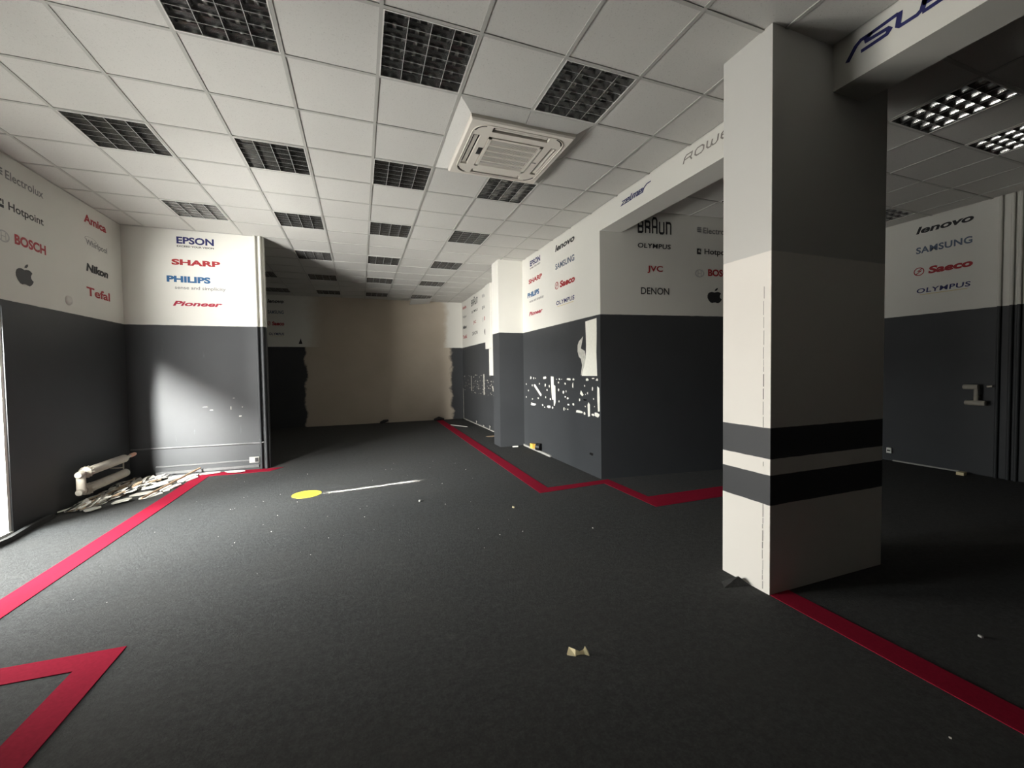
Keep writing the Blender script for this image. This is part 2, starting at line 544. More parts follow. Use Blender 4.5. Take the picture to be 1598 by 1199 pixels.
def make_lamp(loc, label):
    t = thing('ceiling_light', loc, label, 'ceiling light', 'square louvred ceiling lights')
    f = MB()                                                   # rim
    S, I = 0.289, 0.281
    for a in range(4):
        r = Matrix.Rotation(a * math.pi / 2, 4, 'Z')
        f.box(-S, S, I, S, -0.002, 0.004, mat=r)
    f.build('rim', M['lamp_frame'], t)
    h = MB()                                                   # housing
    for a in range(4):
        r = Matrix.Rotation(a * math.pi / 2, 4, 'Z')
        h.face([tuple(r @ Vector(p)) for p in ((-0.284, 0.284, 0.0), (0.284, 0.284, 0.0), (0.284, 0.284, 0.09), (-0.284, 0.284, 0.09))])
    h.face([(-0.284, -0.284, 0.09), (0.284, -0.284, 0.09), (0.284, 0.284, 0.09), (-0.284, 0.284, 0.09)])
    h.build('housing', M['back_alu'], t)
    l = MB()                                                   # parabolic louvre: 3 long ribs, 5 cross blades, curved borders
    K = 6

    def rib(c, axis, w0, w1, z0, z1, ext, sides=(-1, 1)):
        for s in sides:
            for k in range(K):
                ta, tb = k / K, (k + 1) / K
                ha, hb = w0 + (w1 - w0) * ta * ta, w0 + (w1 - w0) * tb * tb
                za, zb = z0 + (z1 - z0) * ta, z0 + (z1 - z0) * tb
                if axis == 'y':
                    l.face([(c + s * ha, -ext, za), (c + s * ha, ext, za), (c + s * hb, ext, zb), (c + s * hb, -ext, zb)])
                else:
                    l.face([(-ext, c + s * ha, za), (ext, c + s * ha, za), (ext, c + s * hb, zb), (-ext, c + s * hb, zb)])
        if len(sides) == 2:
            if axis == 'y':
                l.face([(c - w0, -ext, z0), (c + w0, -ext, z0), (c + w0, ext, z0), (c - w0, ext, z0)], 1)
            else:
                l.face([(-ext, c - w0, z0), (ext, c - w0, z0), (ext, c + w0, z0), (-ext, c + w0, z0)], 1)
    for c in (-0.1405, 0.0, 0.1405):
        rib(c, 'y', 0.0018, 0.022, 0.003, 0.055, 0.281)
    rib(-0.281, 'y', 0.0, 0.022, 0.003, 0.055, 0.281, (1,))
    rib(0.281, 'y', 0.0, 0.022, 0.003, 0.055, 0.281, (-1,))
    for k in range(1, 6):
        rib(-0.281 + k * 0.562 / 6, 'x', 0.0014, 0.010, 0.006, 0.046, 0.281)
    rib(-0.281, 'x', 0.0, 0.010, 0.003, 0.055, 0.281, (1,))
    rib(0.281, 'x', 0.0, 0.010, 0.003, 0.055, 0.281, (-1,))
    l.build('louvre', [M['mirror'], M['edge_alu']], t)
    for c in (-0.2108, -0.0703, 0.0703, 0.2108):
        q = MB()
        q.tube([(c, -0.275, 0.068), (c, 0.275, 0.068)], 0.013, 10)
        q.build('fluorescent_tube', M['tube'], t)
    return t


row_word = {-1: 'nearest row', 2: 'second row', 5: 'third row', 8: 'fourth row', 11: 'fifth row', 14: 'row at the far wall'}
lamp0 = None
for (i, j) in lamp_cells:
    loc = (GX + (i + 0.5) * 0.6, GY + (j + 0.5) * 0.6, CE)
    cols = [c for c, r in lamp_cells if r == j]
    k, n = cols.index(i), len(cols)
    pos = {3: ['leftmost', 'middle', 'rightmost'], 4: ['leftmost', 'second from left', 'third from left', 'rightmost']}[n][k]
    lb = 'louvred ceiling light, %s in the %s of the hall' % (pos, row_word[j])
    if lamp0 is None:
        lamp0 = make_lamp(loc, lb)
    else:
        copy_thing(lamp0, loc, lb)
side_lb = {(7, -1): 'unlit louvred ceiling light in the side room, showing just right of the pillar', (9, -1): 'unlit louvred ceiling light in the side room, nearest the right edge',
           (7, 2): 'dark ceiling light in the side room above the black wall left of the pillar', (11, 2): 'dark ceiling light near the end wall of the side room'}
for (i, j) in side_cells:
    copy_thing(lamp0, (SX + (i + 0.5) * 0.6, SY + (j + 0.5) * 0.6, CE), side_lb[(i, j)])

# ------------------------------------------------------------------ ceiling cassette air conditioner
ac = thing('air_conditioner', (GX + 2 * 0.6, GY + 0.6, CE), 'square off-white cassette air conditioner dropped below the ceiling tiles', 'air conditioner')
b = MB()
br = [-0.463, -0.40, -0.335, -0.262, 0.262, 0.335, 0.40, 0.463]


def hole(x, y):
    ax, ay = abs(x), abs(y)
    return (ax < 0.262 and ay < 0.262) or (0.335 < ax < 0.40 and ay < 0.262) or (0.335 < ay < 0.40 and ax < 0.262)


for i in range(7):
    for j in range(7):
        if not hole((br[i] + br[i + 1]) / 2, (br[j] + br[j + 1]) / 2):
            b.box(br[i], br[i + 1], br[j], br[j + 1], -0.078, -0.050)
for a in range(4):
    r = Matrix.Rotation(a * math.pi / 2, 4, 'Z')
    b.face([tuple(r @ Vector(p)) for p in ((-0.463, 0.463, -0.078), (0.463, 0.463, -0.078), (0.475, 0.475, -0.066), (-0.475, 0.475, -0.066))])
    b.face([tuple(r @ Vector(p)) for p in ((-0.475, 0.475, -0.066), (0.475, 0.475, -0.066), (0.475, 0.475, -0.035), (-0.475, 0.475, -0.035))])
b.build('front_panel', M['plastic'], ac)
b = MB()
b.box(-0.45, 0.45, -0.45, 0.45, -0.046, 0.09)
b.build('inner_case', M['void'], ac)
b = MB()                                                       # raised rounded bead round the outlets
ring = []
for cx, cy, a0 in ((1, 1, 0), (-1, 1, 90), (-1, -1, 180), (1, -1, 270)):
    for k in range(9):
        t = math.radians(a0 + k * 90 / 8)
        ring.append((cx * 0.30 + 0.122 * math.cos(t), cy * 0.30 + 0.122 * math.sin(t), -0.079))
ring.append(ring[0])
b.tube(ring, 0.0055, 6, cap=False)
b.build('bead', M['plastic'], ac)
b = MB()                                                       # dark curved gaps at the corners
for cx, cy, a0 in ((1, 1, 0), (-1, 1, 90), (-1, -1, 180), (1, -1, 270)):
    arc = []
    for k in range(9):
        t = math.radians(a0 + 12 + k * 66 / 8)
        arc.append((math.cos(t), math.sin(t)))
    for k in range(8):
        (ca, sa), (cb, sb) = arc[k], arc[k + 1]
        b.face([(cx * 0.30 + q * c_, cy * 0.30 + q * s_, -0.0785) for q, c_, s_ in ((0.099, ca, sa), (0.112, ca, sa), (0.112, cb, sb), (0.099, cb, sb))])
b.build('corner_gap', M['void'], ac)
for a in range(4):
    b = MB()
    r = Matrix.Rotation(a * math.pi / 2, 4, 'Z') @ Matrix.Translation((0, 0.372, -0.066)) @ Matrix.Rotation(math.radians(-14), 4, 'X')
    b.box(-0.240, 0.240, -0.020, 0.014, -0.003, 0.003, mat=r)
    b.build('air_flap', M['plastic'], ac)
b = MB()
g = 0.255
for a in range(4):
    r = Matrix.Rotation(a * math.pi / 2, 4, 'Z')
    b.box(-g, g, g - 0.026, g, -0.084, -0.058, mat=r)
for k in range(1, 5):
    y = -0.229 + k * 0.458 / 5
    b.box(-0.229, 0.229, y - 0.007, y + 0.007, -0.084, -0.077)
for k in range(41):
    x = -0.224 + k * 0.0112
    b.box(x - 0.0018, x + 0.0018, -0.229, 0.229, -0.0825, -0.0785)
b.build('intake_grille', M['plastic'], ac)
b = MB()
b.box(-0.304, -0.264, -0.070, 0.045, -0.081, -0.07)
b.build('display_strip', M['plastic_dark'], ac)
b = MB()
b.box(0.27, 0.31, 0.03, 0.042, -0.0795, -0.07)
b.build('maker_badge', M['plastic_dark'], ac)
for a, halves in ((0, 2), (1, 2), (2, 2), (3, 2)):             # sloping tile boards from the grid down to the unit
    r = Matrix.Rotation(a * math.pi / 2, 4, 'Z')
    for h in range(2):
        q = MB()
        o0, o1, i0, i1 = (-0.588, -0.002, -0.478, -0.002) if h == 0 else (0.004, 0.588, 0.004, 0.478)
        dz = 0.004 if h == 0 else 0.0
        top = [(o0, 0.588, 0.003), (o1, 0.588, 0.003 - dz), (i1, 0.478, -0.042 - dz), (i0, 0.478, -0.042)]
        q.mesh([tuple(r @ Vector(p)) for p in top] + [tuple(r @ Vector((p[0], p[1], p[2] + 0.012))) for p in top],
               [(0, 1, 2, 3), (7, 6, 5, 4), (0, 4, 5, 1), (1, 5, 6, 2), (2, 6, 7, 3), (3, 7, 4, 0)])
        q.build('surround_board', M['tile'], ac)

# hanging tile at the far wall
t = MB()
t.prism([(0.0, 0.0), (0.585, 0.0), (0.585, 0.45), (0.0, 0.45)], lambda u, v, n: (1.40 + u, 12.02 + v, CE - 0.01 - (0.15 * v + 0.10 * (0.585 - u)) + n), 0.0, 0.012)
tag(t.build('loose_ceiling_tile', M['tile']), 'sagging ceiling tile slipped out of the grid near the far wall', 'ceiling tile')

# ------------------------------------------------------------------ lettering and logos on the walls
PL = {
    'L': lambda u, v, n: (XL + n, u, v),
    'A': lambda u, v, n: (u, YA - n, v),
    'R': lambda u, v, n: (XR - n, u, v),
    'F': lambda u, v, n: (u, YF - n, v),
    'S': lambda u, v, n: (u, angled(u) - n, v),
    'E': lambda u, v, n: (XE - n, u, v),
}
OWNER = {'L': wall_left, 'A': wall_partition, 'R': wall_right, 'F': wall_back, 'S': wall_side, 'E': wall_end, 'B': beam}
PL['B'] = PL['R']
_cache = {}


def text2d(s, bold=0.0, shear=0.0, space=1.0):
    key = (s, bold, shear, space)
    if key in _cache:
        return _cache[key]
    cu = bpy.data.curves.new('lettering', 'FONT')
    cu.body = s
    cu.offset = bold
    cu.shear = shear
    cu.space_character = space
    cu.resolution_u = 4
    o = bpy.data.objects.new('lettering', cu)
    COL.objects.link(o)
    dg = bpy.context.evaluated_depsgraph_get()
    me = bpy.data.meshes.new_from_object(o.evaluated_get(dg))
    vs = [(v.co.x, v.co.y) for v in me.vertices]
    fs = [tuple(p.vertices) for p in me.polygons]
    bpy.data.objects.remove(o)
    bpy.data.curves.remove(cu)
    bpy.data.meshes.remove(me)
    _cache[key] = (vs, fs)
    return vs, fs


def strokes2d(paths, w, shear=0.0):
    """Letters drawn as pen strokes of width w with mitred joints."""
    vs, fs = [], []
    for path in paths:
        P = [Vector((x + shear * y, y)) for x, y in path]
        n = len(P)
        closed = (P[0] - P[-1]).length < 1e-6
        for i in range(n):
            d0 = (P[i] - P[i - 1]).normalized() if i > 0 else ((P[0] - P[-2]).normalized() if closed else None)
            d1 = (P[i + 1] - P[i]).normalized() if i < n - 1 else ((P[1] - P[0]).normalized() if closed else None)
            d0, d1 = d0 or d1, d1 or d0
            n0, n1 = Vector((-d0.y, d0.x)), Vector((-d1.y, d1.x))
            mvec = (n0 + n1)
            mvec = mvec.normalized() if mvec.length > 1e-4 else n0
            k = w / 2 / max(0.45, mvec.dot(n0))
            p = P[i].copy()
            if not closed and i == 0:
                p -= d1 * w * 0.3
            if not closed and i == n - 1:
                p += d0 * w * 0.3
            vs += [tuple(p + mvec * k), tuple(p - mvec * k)]
        base = len(vs) - 2 * n
        for i in range(n - 1):
            a = base + 2 * i
            fs.append((a, a + 1, a + 3, a + 2))
    return vs, fs


def ring2d(r0=0.38, r1=0.5, n=28):
    vs, fs = [], []
    for k in range(n):
        t = 2 * math.pi * k / n
        vs += [(r0 * math.cos(t), r0 * math.sin(t)), (r1 * math.cos(t), r1 * math.sin(t))]
    for k in range(n):
        a, c = 2 * k, 2 * ((k + 1) % n)
        fs.append((a, a + 1, c + 1, c))
    return vs, fs


def join2d(*parts):
    vs, fs = [], []
    for (v, f), (ox, oy, sx, sy) in parts:
        k = len(vs)
        vs += [(ox + sx * x, oy + sy * y) for x, y in v]
        fs += [tuple(i + k for i in q) for q in f]
    return vs, fs


def poly2d(pts):
    return list(pts), [tuple(range(len(pts)))]


def decal(plane, shape, uL, uR, z0, z1, mat, label=None, name='wall_lettering', off=0.0022, z0r=None, z1r=None):
    vs, fs = shape
    xs, ys = [v[0] for v in vs], [v[1] for v in vs]
    x0, x1, y0, y1 = min(xs), max(xs), min(ys), max(ys)
    fn = PL[plane]
    b = MB()
    b.mesh([fn(uL + (uR - uL) * (x - x0) / (x1 - x0), z0 + (z1 - z0) * (y - y0) / (y1 - y0), off) for x, y in vs], fs)
    return b.build(name, M[mat], OWNER[plane], label=label)


BRAUN = strokes2d([
    [(0, 0), (0, 1), (.55, 1), (.7, .9), (.7, .62), (.55, .52), (0, .52)], [(.55, .52), (.7, .42), (.7, .1), (.55, 0), (0, 0)],
    [(1.15, 0), (1.15, 1), (1.7, 1), (1.85, .9), (1.85, .6), (1.7, .5), (1.15, .5)], [(1.5, .5), (1.85, .36), (1.85, 0)],
    [(2.3, 0), (2.3, 1.15), (2.45, 1.35), (2.85, 1.35), (3.0, 1.15), (3.0, 0)], [(2.3, .55), (3.0, .55)],
    [(3.45, 1), (3.45, .12), (3.6, 0), (4.0, 0), (4.15, .12), (4.15, 1)],
    [(4.6, 0), (4.6, 1), (5.15, 1), (5.3, .88), (5.3, 0)]], 0.22)
ZELMER = strokes2d([
    [(0, 1), (.75, 1), (.05, 0), (1.7, 0)], [(1.05, 0), (1.05, 1), (1.6, 1), (1.6, .5), (1.05, .5)],
    [(1.98, 1.5), (1.98, 0), (2.35, 0)], [(2.5, 0), (2.5, 1), (3.5, 1), (3.5, 0)], [(3.0, 1), (3.0, 0)],
    [(3.85, 0), (3.85, 1), (4.4, 1), (4.4, .5), (3.85, .5)], [(3.5, 0), (4.75, 0), (4.75, .8), (5.15, 1.45), (5.9, 1.45)]], 0.27, 0.32)
ROWENTA = strokes2d([
    [(0, 0), (.1, .7), (.3, 1), (1.05, 1), (1.0, .5), (.15, .45)], [(.85, .45), (1.1, 0)],
    [(1.75, 0), (1.5, .25), (1.5, .75), (1.75, 1), (2.3, 1), (2.55, .75), (2.55, .25), (2.3, 0), (1.75, 0)],
    [(2.95, 1), (2.95, .25), (3.15, 0), (3.45, 0), (3.55, .8)], [(3.55, .2), (3.7, 0), (4.0, 0), (4.2, .25), (4.2, 1)],
    [(4.6, .52), (5.5, .52), (5.45, .85), (5.25, 1), (4.85, 1), (4.6, .75), (4.6, .25), (4.8, 0), (5.5, 0)],
    [(5.9, 0), (5.9, 1), (6.5, 1), (6.7, .8), (6.7, 0)], [(7.2, 1.2), (7.2, .2), (7.4, 0), (7.7, 0)], [(7.0, 1), (7.7, 1)],
    [(8.1, 0), (8.1, .7), (8.3, 1), (8.9, 1), (9.0, 0)], [(8.1, .45), (9.0, .45)]], 0.18, 0.12)
ASUS = strokes2d([
    [(0, -.15), (.45, .75), (.75, 1), (1.35, 1)],
    [(2.75, 1.12), (1.35, 1.0), (1.1, .8), (1.15, .58), (2.3, .5), (2.45, .3), (2.3, .06), (.9, 0)],
    [(2.95, 1.12), (2.9, .2), (3.05, .04), (3.9, .04), (4.15, .25), (4.25, .95)],
    [(5.8, 1.1), (4.5, 1.0), (4.25, .8), (4.3, .58), (5.4, .5), (5.6, .3), (5.45, .06), (4.25, 0)]], 0.31, 0.05)
APPLE = join2d(
    (poly2d([(0, .86), (.10, .90), (.22, .92), (.33, .88), (.42, .78), (.37, .70), (.33, .58), (.34, .46), (.40, .37), (.47, .32), (.42, .18), (.33, .05), (.24, -.02), (.14, -.01), (.04, .03),
             (-.06, .02), (-.16, -.02), (-.26, .02), (-.38, .18), (-.46, .38), (-.47, .58), (-.42, .76), (-.31, .87), (-.18, .91), (-.08, .88)]), (0, 0, 1, 1)),
    (poly2d([(.0, .98), (.02, 1.10), (.10, 1.20), (.20, 1.25), (.20, 1.13), (.12, 1.02)]), (0, 0, 1, 1)))
SQUARE = join2d((poly2d([(0, 0), (1, 0), (1, .35), (.35, .35), (.35, .7), (.65, .7), (.65, 1), (0, 1)]), (0, 0, 1, 1)), (poly2d([(.75, .45), (1, .45), (1, 1), (.75, 1)]), (0, 0, 1, 1)))
RING_H = join2d((ring2d(), (0, 0, 1, 1)), (strokes2d([[(-.18, -.3), (-.18, .3)], [(.18, -.3), (.18, .3)], [(-.18, 0), (.18, 0)]], .07), (0, 0, 1, 1)))
RING_S = join2d((ring2d(.40, .5), (0, 0, 1, 1)), (strokes2d([[(-.25, -.28), (.2, .05), (-.1, .05), (.28, .32)]], .11), (0, 0, 1, 1)))
E_ICON = join2d((poly2d([(0, .7), (.8, .7), (1, .85), (1, 1), (.2, 1), (0, .85)]), (0, 0, 1, 1)), (poly2d([(0, .37), (1, .37), (1, .62), (0, .62)]), (0, 0, 1, 1)), (poly2d([(0, .15), (.2, 0), (1, 0), (1, .15), (.8, .28), (0, .28)]), (0, 0, 1, 1)))
UNDER = poly2d([(0, 0), (1, 0), (1, 1), (0, 1)])


def T(s, bold=0.012, shear=0.0, space=1.0):
    return text2d(s, bold, shear, space)


def col_appliance(p, u, sgn=1, w=1.0):
    """Electrolux / Hotpoint / Bosch / apple column whose text starts at u; sgn: direction of reading along u."""
    k = sgn * w
    decal(p, E_ICON, u - .10 * k, u - .03 * k, 3.385, 3.455, 'ink_grey', 'small grey emblem')
    decal(p, T('Electrolux', 0.014), u, u + .50 * k, 3.372, 3.455, 'ink_grey', 'grey lettering')
    decal(p, SQUARE, u - .10 * k, u - .035 * k, 3.078, 3.158, 'ink_ink', 'black square emblem')
    decal(p, T('Hotpoint', 0.016), u + .02 * k, u + .485 * k, 3.060, 3.162, 'ink_ink', 'black lettering')
    decal(p, RING_H, u - .13 * k, u + .015 * k, 2.755, 2.868, 'ink_pale', 'pale ring emblem')
    decal(p, T('BOSCH', 0.04), u + .076 * k, u + .50 * k, 2.778, 2.878, 'ink_red', 'red lettering')
    decal(p, APPLE, u + .067 * k, u + .30 * k, 2.40, 2.617, 'ink_ink', 'black bitten apple emblem')


def col_brands(p, u, w):
    decal(p, T('Amica', 0.035), u, u + .47 * w, 3.372, 3.476, 'ink_red', 'red lettering')
    decal(p, T('Whirlpool', 0.022), u + .02 * w, u + .47 * w, 3.08, 3.175, 'ink_grey', 'grey lettering')
    decal(p, ring2d(.46, .5), u + .0 * w, u + .24 * w, 3.15, 3.21, 'ink_grey', 'thin grey oval')
    decal(p, T('Nikon', 0.055, 0.16), u, u + .47 * w, 2.775, 2.876, 'ink_ink', 'bold black slanted lettering')
    decal(p, T('Tefal', 0.028), u - .01 * w, u + .49 * w, 2.476, 2.586, 'ink_red', 'red lettering')


def col_epson(p, u, w, narrow=1.0):
    decal(p, T('EPSON', 0.035), u + .085 * w, u + .545 * w, 3.403, 3.506, 'ink_navy', 'navy lettering')
    decal(p, T('EXCEED YOUR VISION', 0.022), u + .087 * w, u + .543 * w, 3.355, 3.381, 'ink_ink', 'tiny black line of lettering')
    decal(p, T('SHARP', 0.045, 0.0), u + .015 * w, u + .615 * w, 3.092, 3.177, 'ink_red', 'broad red lettering')
    decal(p, T('PHILIPS', 0.05), u - .05 * w, u + .485 * w, 2.840, 2.934, 'ink_blue', 'blue lettering')
    decal(p, T('sense and simplicity', 0.014), u + .043 * w, u + .675 * w, 2.728, 2.79, 'ink_grey', 'small grey line of lettering')
    decal(p, T('Pioneer', 0.036, 0.28), u + .01 * w, u + .625 * w, 2.497, 2.570, 'ink_crimson', 'slanted crimson lettering')


def col_lenovo(p, u, w):
    decal(p, T('lenovo', 0.034, 0.22), u, u + .62 * w, 3.385, 3.485, 'ink_ink', 'bold black slanted lettering')
    decal(p, T('SAMSUNG', 0.028, 0.0, 1.06), u + .005 * w, u + .61 * w, 3.098, 3.192, 'ink_slate', 'slate blue lettering')
    decal(p, RING_S, u - .02 * w, u + .105 * w, 2.780, 2.90, 'ink_red', 'red ring emblem')
    decal(p, T('Saeco', 0.048, 0.1), u + .15 * w, u + .62 * w, 2.785, 2.89, 'ink_red', 'bold red lettering')
    decal(p, T('OLYMPUS', 0.02, 0.08, 1.08), u + .02 * w, u + .60 * w, 2.525, 2.592, 'ink_navy', 'navy lettering')
    decal(p, UNDER, u + .06 * w, u + .57 * w, 2.497, 2.504, 'ink_gold', 'thin gold underline')


def col_braun(p, u, w):
    decal(p, BRAUN, u, u + .51 * w, 3.315, 3.545, 'ink_ink', 'tall black rounded lettering')
    decal(p, T('OLYMPUS', 0.02, 0.08, 1.08), u, u + .50 * w, 3.120, 3.185, 'ink_ink', 'black lettering')
    decal(p, T('JVC', 0.022), u + .142 * w, u + .378 * w, 2.783, 2.886, 'ink_red', 'red lettering')
    decal(p, T('DENON', 0.01), u + .045 * w, u + .475 * w, 2.494, 2.589, 'ink_ink', 'thin black lettering')


col_appliance('L', 5.372)
col_brands('L', 6.555, 1.0)
col_epson('A', -2.556, 1.0)
col_epson('R', 7.208, -1.0)
col_lenovo('R', 6.07, -1.04)
col_brands('R', 12.52, -1.0)
col_braun('R', 11.45, -1.3)
col_appliance('R', 10.25, -1, 1.0)
col_braun('S', 3.562, 1.0)
col_appliance('S', 4.578, 1, 1.02)
col_lenovo('E', 3.672, -0.98)
col_lenovo('F', -2.29, 0.62)
decal('B', ZELMER, 4.288, 3.724, 3.447, 3.522, 'ink_navy', 'navy slanted lettering')
decal('B', ROWENTA, 3.255, 2.36, 3.467, 3.553, 'ink_taupe', 'thin taupe lettering')
decal('B', ASUS, 1.815, 1.262, 3.435, 3.548, 'ink_navy', 'heavy dark blue lettering')
decal('F', poly2d([(0, 0), (1, 0), (.6, 1)]), -1.572, -1.478, 2.294, 2.45, 'ink_ink', 'small dark stain', name='stain')

# ------------------------------------------------------------------ scars in the dark paint
random.seed(11)


def blob(cx, cy, w, h):
    k = 10 if w > 0.1 else 6
    sg = lambda c_: math.copysign(abs(c_) ** 0.6, c_)
    return [(cx + 0.5 * w * sg(math.cos(t)) * random.uniform(.72, 1.05), cy + 0.5 * h * sg(math.sin(t)) * random.uniform(.55, 1.1)) for t in [2 * math.pi * (i + random.uniform(-.3, .3)) / k for i in range(k)]]


scars = [(7.15,1.341,0.076,0.059),(7.02,1.333,0.049,0.048),(6.94,1.334,0.028,0.028),(6.53,1.348,0.162,0.054),(7.38,1.216,0.043,0.045),(7.09,1.199,0.05,0.044),(6.76,1.236,0.05,0.038),(6.51,1.217,0.06,0.059),(6.35,1.205,0.045,0.045),(7.28,1.093,0.046,0.038),(6.44,1.135,0.064,0.041),(7.39,0.966,0.038,0.037),(7.09,0.941,0.049,0.031),(6.82,0.977,0.056,0.041),(6.5,1.008,0.038,0.045),(6.31,0.988,0.049,0.039),(7.05,0.851,0.272,0.059),(6.63,0.863,0.058,0.041),(6.55,0.832,0.048,0.022),(6.37,0.853,0.155,0.064),(6.23,0.851,0.06,0.039),(6.07,1.327,0.035,0.021),(5.97,1.331,0.07,0.033),(5.89,1.33,0.029,0.02),(6.0,1.276,0.048,0.038),(5.77,1.264,0.053,0.038),(5.65,1.335,0.143,0.044),(5.5,1.334,0.071,0.036),(5.52,1.241,0.036,0.103),(6.0,1.157,0.045,0.055),(5.83,1.125,0.06,0.053),(5.74,1.145,0.031,0.045),(5.77,1.057,0.052,0.028),(5.69,1.038,0.069,0.043),(5.99,0.971,0.033,0.048),(5.67,0.941,0.075,0.029),(5.51,0.957,0.071,0.04),(5.82,0.861,0.042,0.067),(5.76,0.865,0.024,0.02),(5.69,0.865,0.048,0.035),(5.32,1.036,0.046,0.046),(5.17,1.247,0.041,0.03),(5.09,1.144,0.037,0.04),(5.15,1.125,0.02,0.023),(4.96,1.206,0.035,0.065),(4.93,1.072,0.03,0.033),(5.16,0.949,0.035,0.025),(4.91,0.969,0.019,0.022),(5.1,1.336,0.085,0.041),(4.94,1.355,0.081,0.021),(4.84,1.338,0.065,0.039),(5.33,0.859,0.216,0.053),(5.18,0.849,0.059,0.045),(4.95,0.852,0.081,0.044),(4.85,0.858,0.145,0.068)]
polys = [[(7.014,1.217),(6.954,1.224),(6.668,1.05),(6.692,1.012),(6.737,1.028),(7.003,1.184)],[(6.287,1.373),(6.181,1.369),(6.171,1.231),(6.118,1.219),(6.109,0.957),(6.15,0.885),(6.179,0.883),(6.187,0.982),(6.242,0.983),(6.264,1.088)],[(5.276,1.179),(5.202,1.115),(5.24,1.094),(5.307,1.125)],[(5.067,1.018),(5.028,0.984),(5.03,0.823),(5.084,0.81),(5.096,0.979)],[(4.835,1.25),(4.787,1.227),(4.776,1.101),(4.778,0.911),(4.824,0.907),(4.837,1.097)]]
b = MB()
for s in scars:
    b.face([PL['R'](u, v, .0016) for u, v in blob(*s)])
for s in polys:
    b.face([PL['R'](u, v, .0018) for u, v in s])
b.build('bare_filler_scar', M['bare'], wall_right, label='white scars left where shelving was torn off')
b = MB()
b.face([PL['R'](u, v, .0016) for u, v in [(5.137,2.16),(4.841,2.173),(4.841,1.97),(4.851,1.711),(4.836,1.389),(5.25,1.387),(5.212,1.47),(5.165,1.561),(5.137,1.652),(5.12,1.814)]])
b.build('unpainted_panel', M['bare'], wall_right, label='tall white unpainted strip beside the corner')
b = MB()
b.face([PL['R'](u, v, .0012) for u, v in [(5.203,1.957),(5.324,1.892),(5.363,1.839),(5.365,1.745),(5.329,1.668),(5.273,1.638),(5.238,1.544),(5.277,1.396),(5.213,1.414),(5.165,1.543),(5.14,1.67),(5.157,1.744),(5.27,1.786),(5.226,1.894)]])
b.build('brushed_filler', M['bare_thin'], wall_right, label='wispy white brush smear')
b = MB()
for _ in range(95):
    b.face([PL['R'](u, v, .0016) for u, v in blob(random.uniform(9.3, 12.45), random.choice((0.90, 1.02, 1.12, 1.22, 1.34)) + random.uniform(-.035, .035), random.uniform(.03, .10), random.uniform(.015, .035))])
for y, z0, z1, w in ((11.6, .91, 1.34, .05), (10.3, .86, 1.40, .09)):
    b.face([PL['R'](u, v, .0018) for u, v in [(y - w / 2, z0), (y - w / 2, z1), (y + w / 2, z1), (y + w / 2, z0)]])
b.face([PL['R'](u, v, .0018) for u, v in [(9.62, 1.10), (9.55, 1.12), (9.43, .99), (9.50, .98)]])
b.build('faint_scar', M['bare_dim'], wall_right, label='faint pale flecks further down the wall')
b = MB()
for s in [(-2.12, .95, .05, .012), (-1.87, .97, .012, .07), (-1.75, .84, .05, .02), (-1.83, 1.12, .03, .01), (-2.2, 1.0, .08, .008), (-1.72, .98, .018, .012)]:
    b.face([PL['A'](u, v, .0014) for u, v in blob(*s)])
b.build('faint_scar', M['bare_dim'], wall_partition, label='light scratches in the dark paint')
b = MB()
b.face([PL['R'](u, v, .0015) for u, v in blob(5.0, .295, .12, .045)])
b.face([PL['R'](u, v, .0019) for u, v in blob(5.16, 1.045, .12, .03)])
b.build('dark_scuff', M['void'], wall_right)
b = MB()
b.face([(XR - 0.0016, YF - 0.0, 0), (XR - 0.0016, YF - 0.05, 0), (XR - 0.0016, YF - 0.04, 0.95), (XR - 0.0016, YF, 0.95)])
b.build('corner_chip', M['bare_dim'], wall_right)

# ------------------------------------------------------------------ pipes, conduits, sockets


def two_tone_pipe(name, x, y, r, z0, z1, label, cat, group, clips=()):
    t = thing(name, (x, y, 0), label, cat, group)
    b = MB()
    b.tube([(0, 0, z0), (0, 0, z1)], r, 12)
    b.build('pipe', M['paint'], t)
    for z in clips:
        b = MB()
        b.tube([(0, 0, z - .012), (0, 0, z + .012)], r * 1.25, 12)
        b.build('pipe_collar', M['paint'], t)
    return t


two_tone_pipe('vertical_pipe', -1.482, YA - 0.034, 0.0165, 0, CE, 'left-hand pipe of the pair running up the partition near its free edge', 'pipe', 'pipes at the partition edge', (0.45, 2.6))
two_tone_pipe('vertical_pipe', -1.412, YA - 0.040, 0.019, 0, CE, 'right-hand pipe of the pair, at the very edge of the partition', 'pipe', 'pipes at the partition edge', (1.15, 2.45))
for y, lb in ((2.807, 'first dark vertical pipe on the side room end wall, beside the logos'), (2.70, 'middle of three vertical pipes on the side room end wall'), (2.635, 'last vertical pipe at the right edge of the picture')):
    two_tone_pipe('vertical_pipe', XE - 0.03, y, 0.017, 0, CE, lb, 'pipe', 'pipes on the end wall')

b = MB()
b.tube([(XL + 0.02, YA - 0.02, 0.425), (-1.60, YA - 0.02, 0.412), (-1.50, YA - 0.03, 0.41), (-1.43, YA - 0.045, 0.425)], 0.010, 10)
tag(b.build('horizontal_pipe', M['pipe_grey']), 'thin dark pipe running level along the foot of the partition', 'pipe')
b = MB()
b.box(XL + 0.3, -1.63, YA - 0.022, YA - 0.001, 0.14, 0.158)
tag(b.build('cable_trunking', M['pipe_grey']), 'slim upper cable trunking low on the partition', 'trunking')
b = MB()
b.box(XL + 0.3, -1.52, YA - 0.03, YA - 0.001, 0.035, 0.075)
tag(b.build('cable_trunking', M['pipe_grey']), 'wider lower cable trunking just above the floor by the partition', 'trunking')
t = thing('wall_socket', (-1.58, YA - 0.002, 0.15), 'white wall socket with a black plug opening at the foot of the partition', 'socket')
b = MB()
b.box(-0.065, 0.065, -0.03, 0.0, -0.04, 0.045)
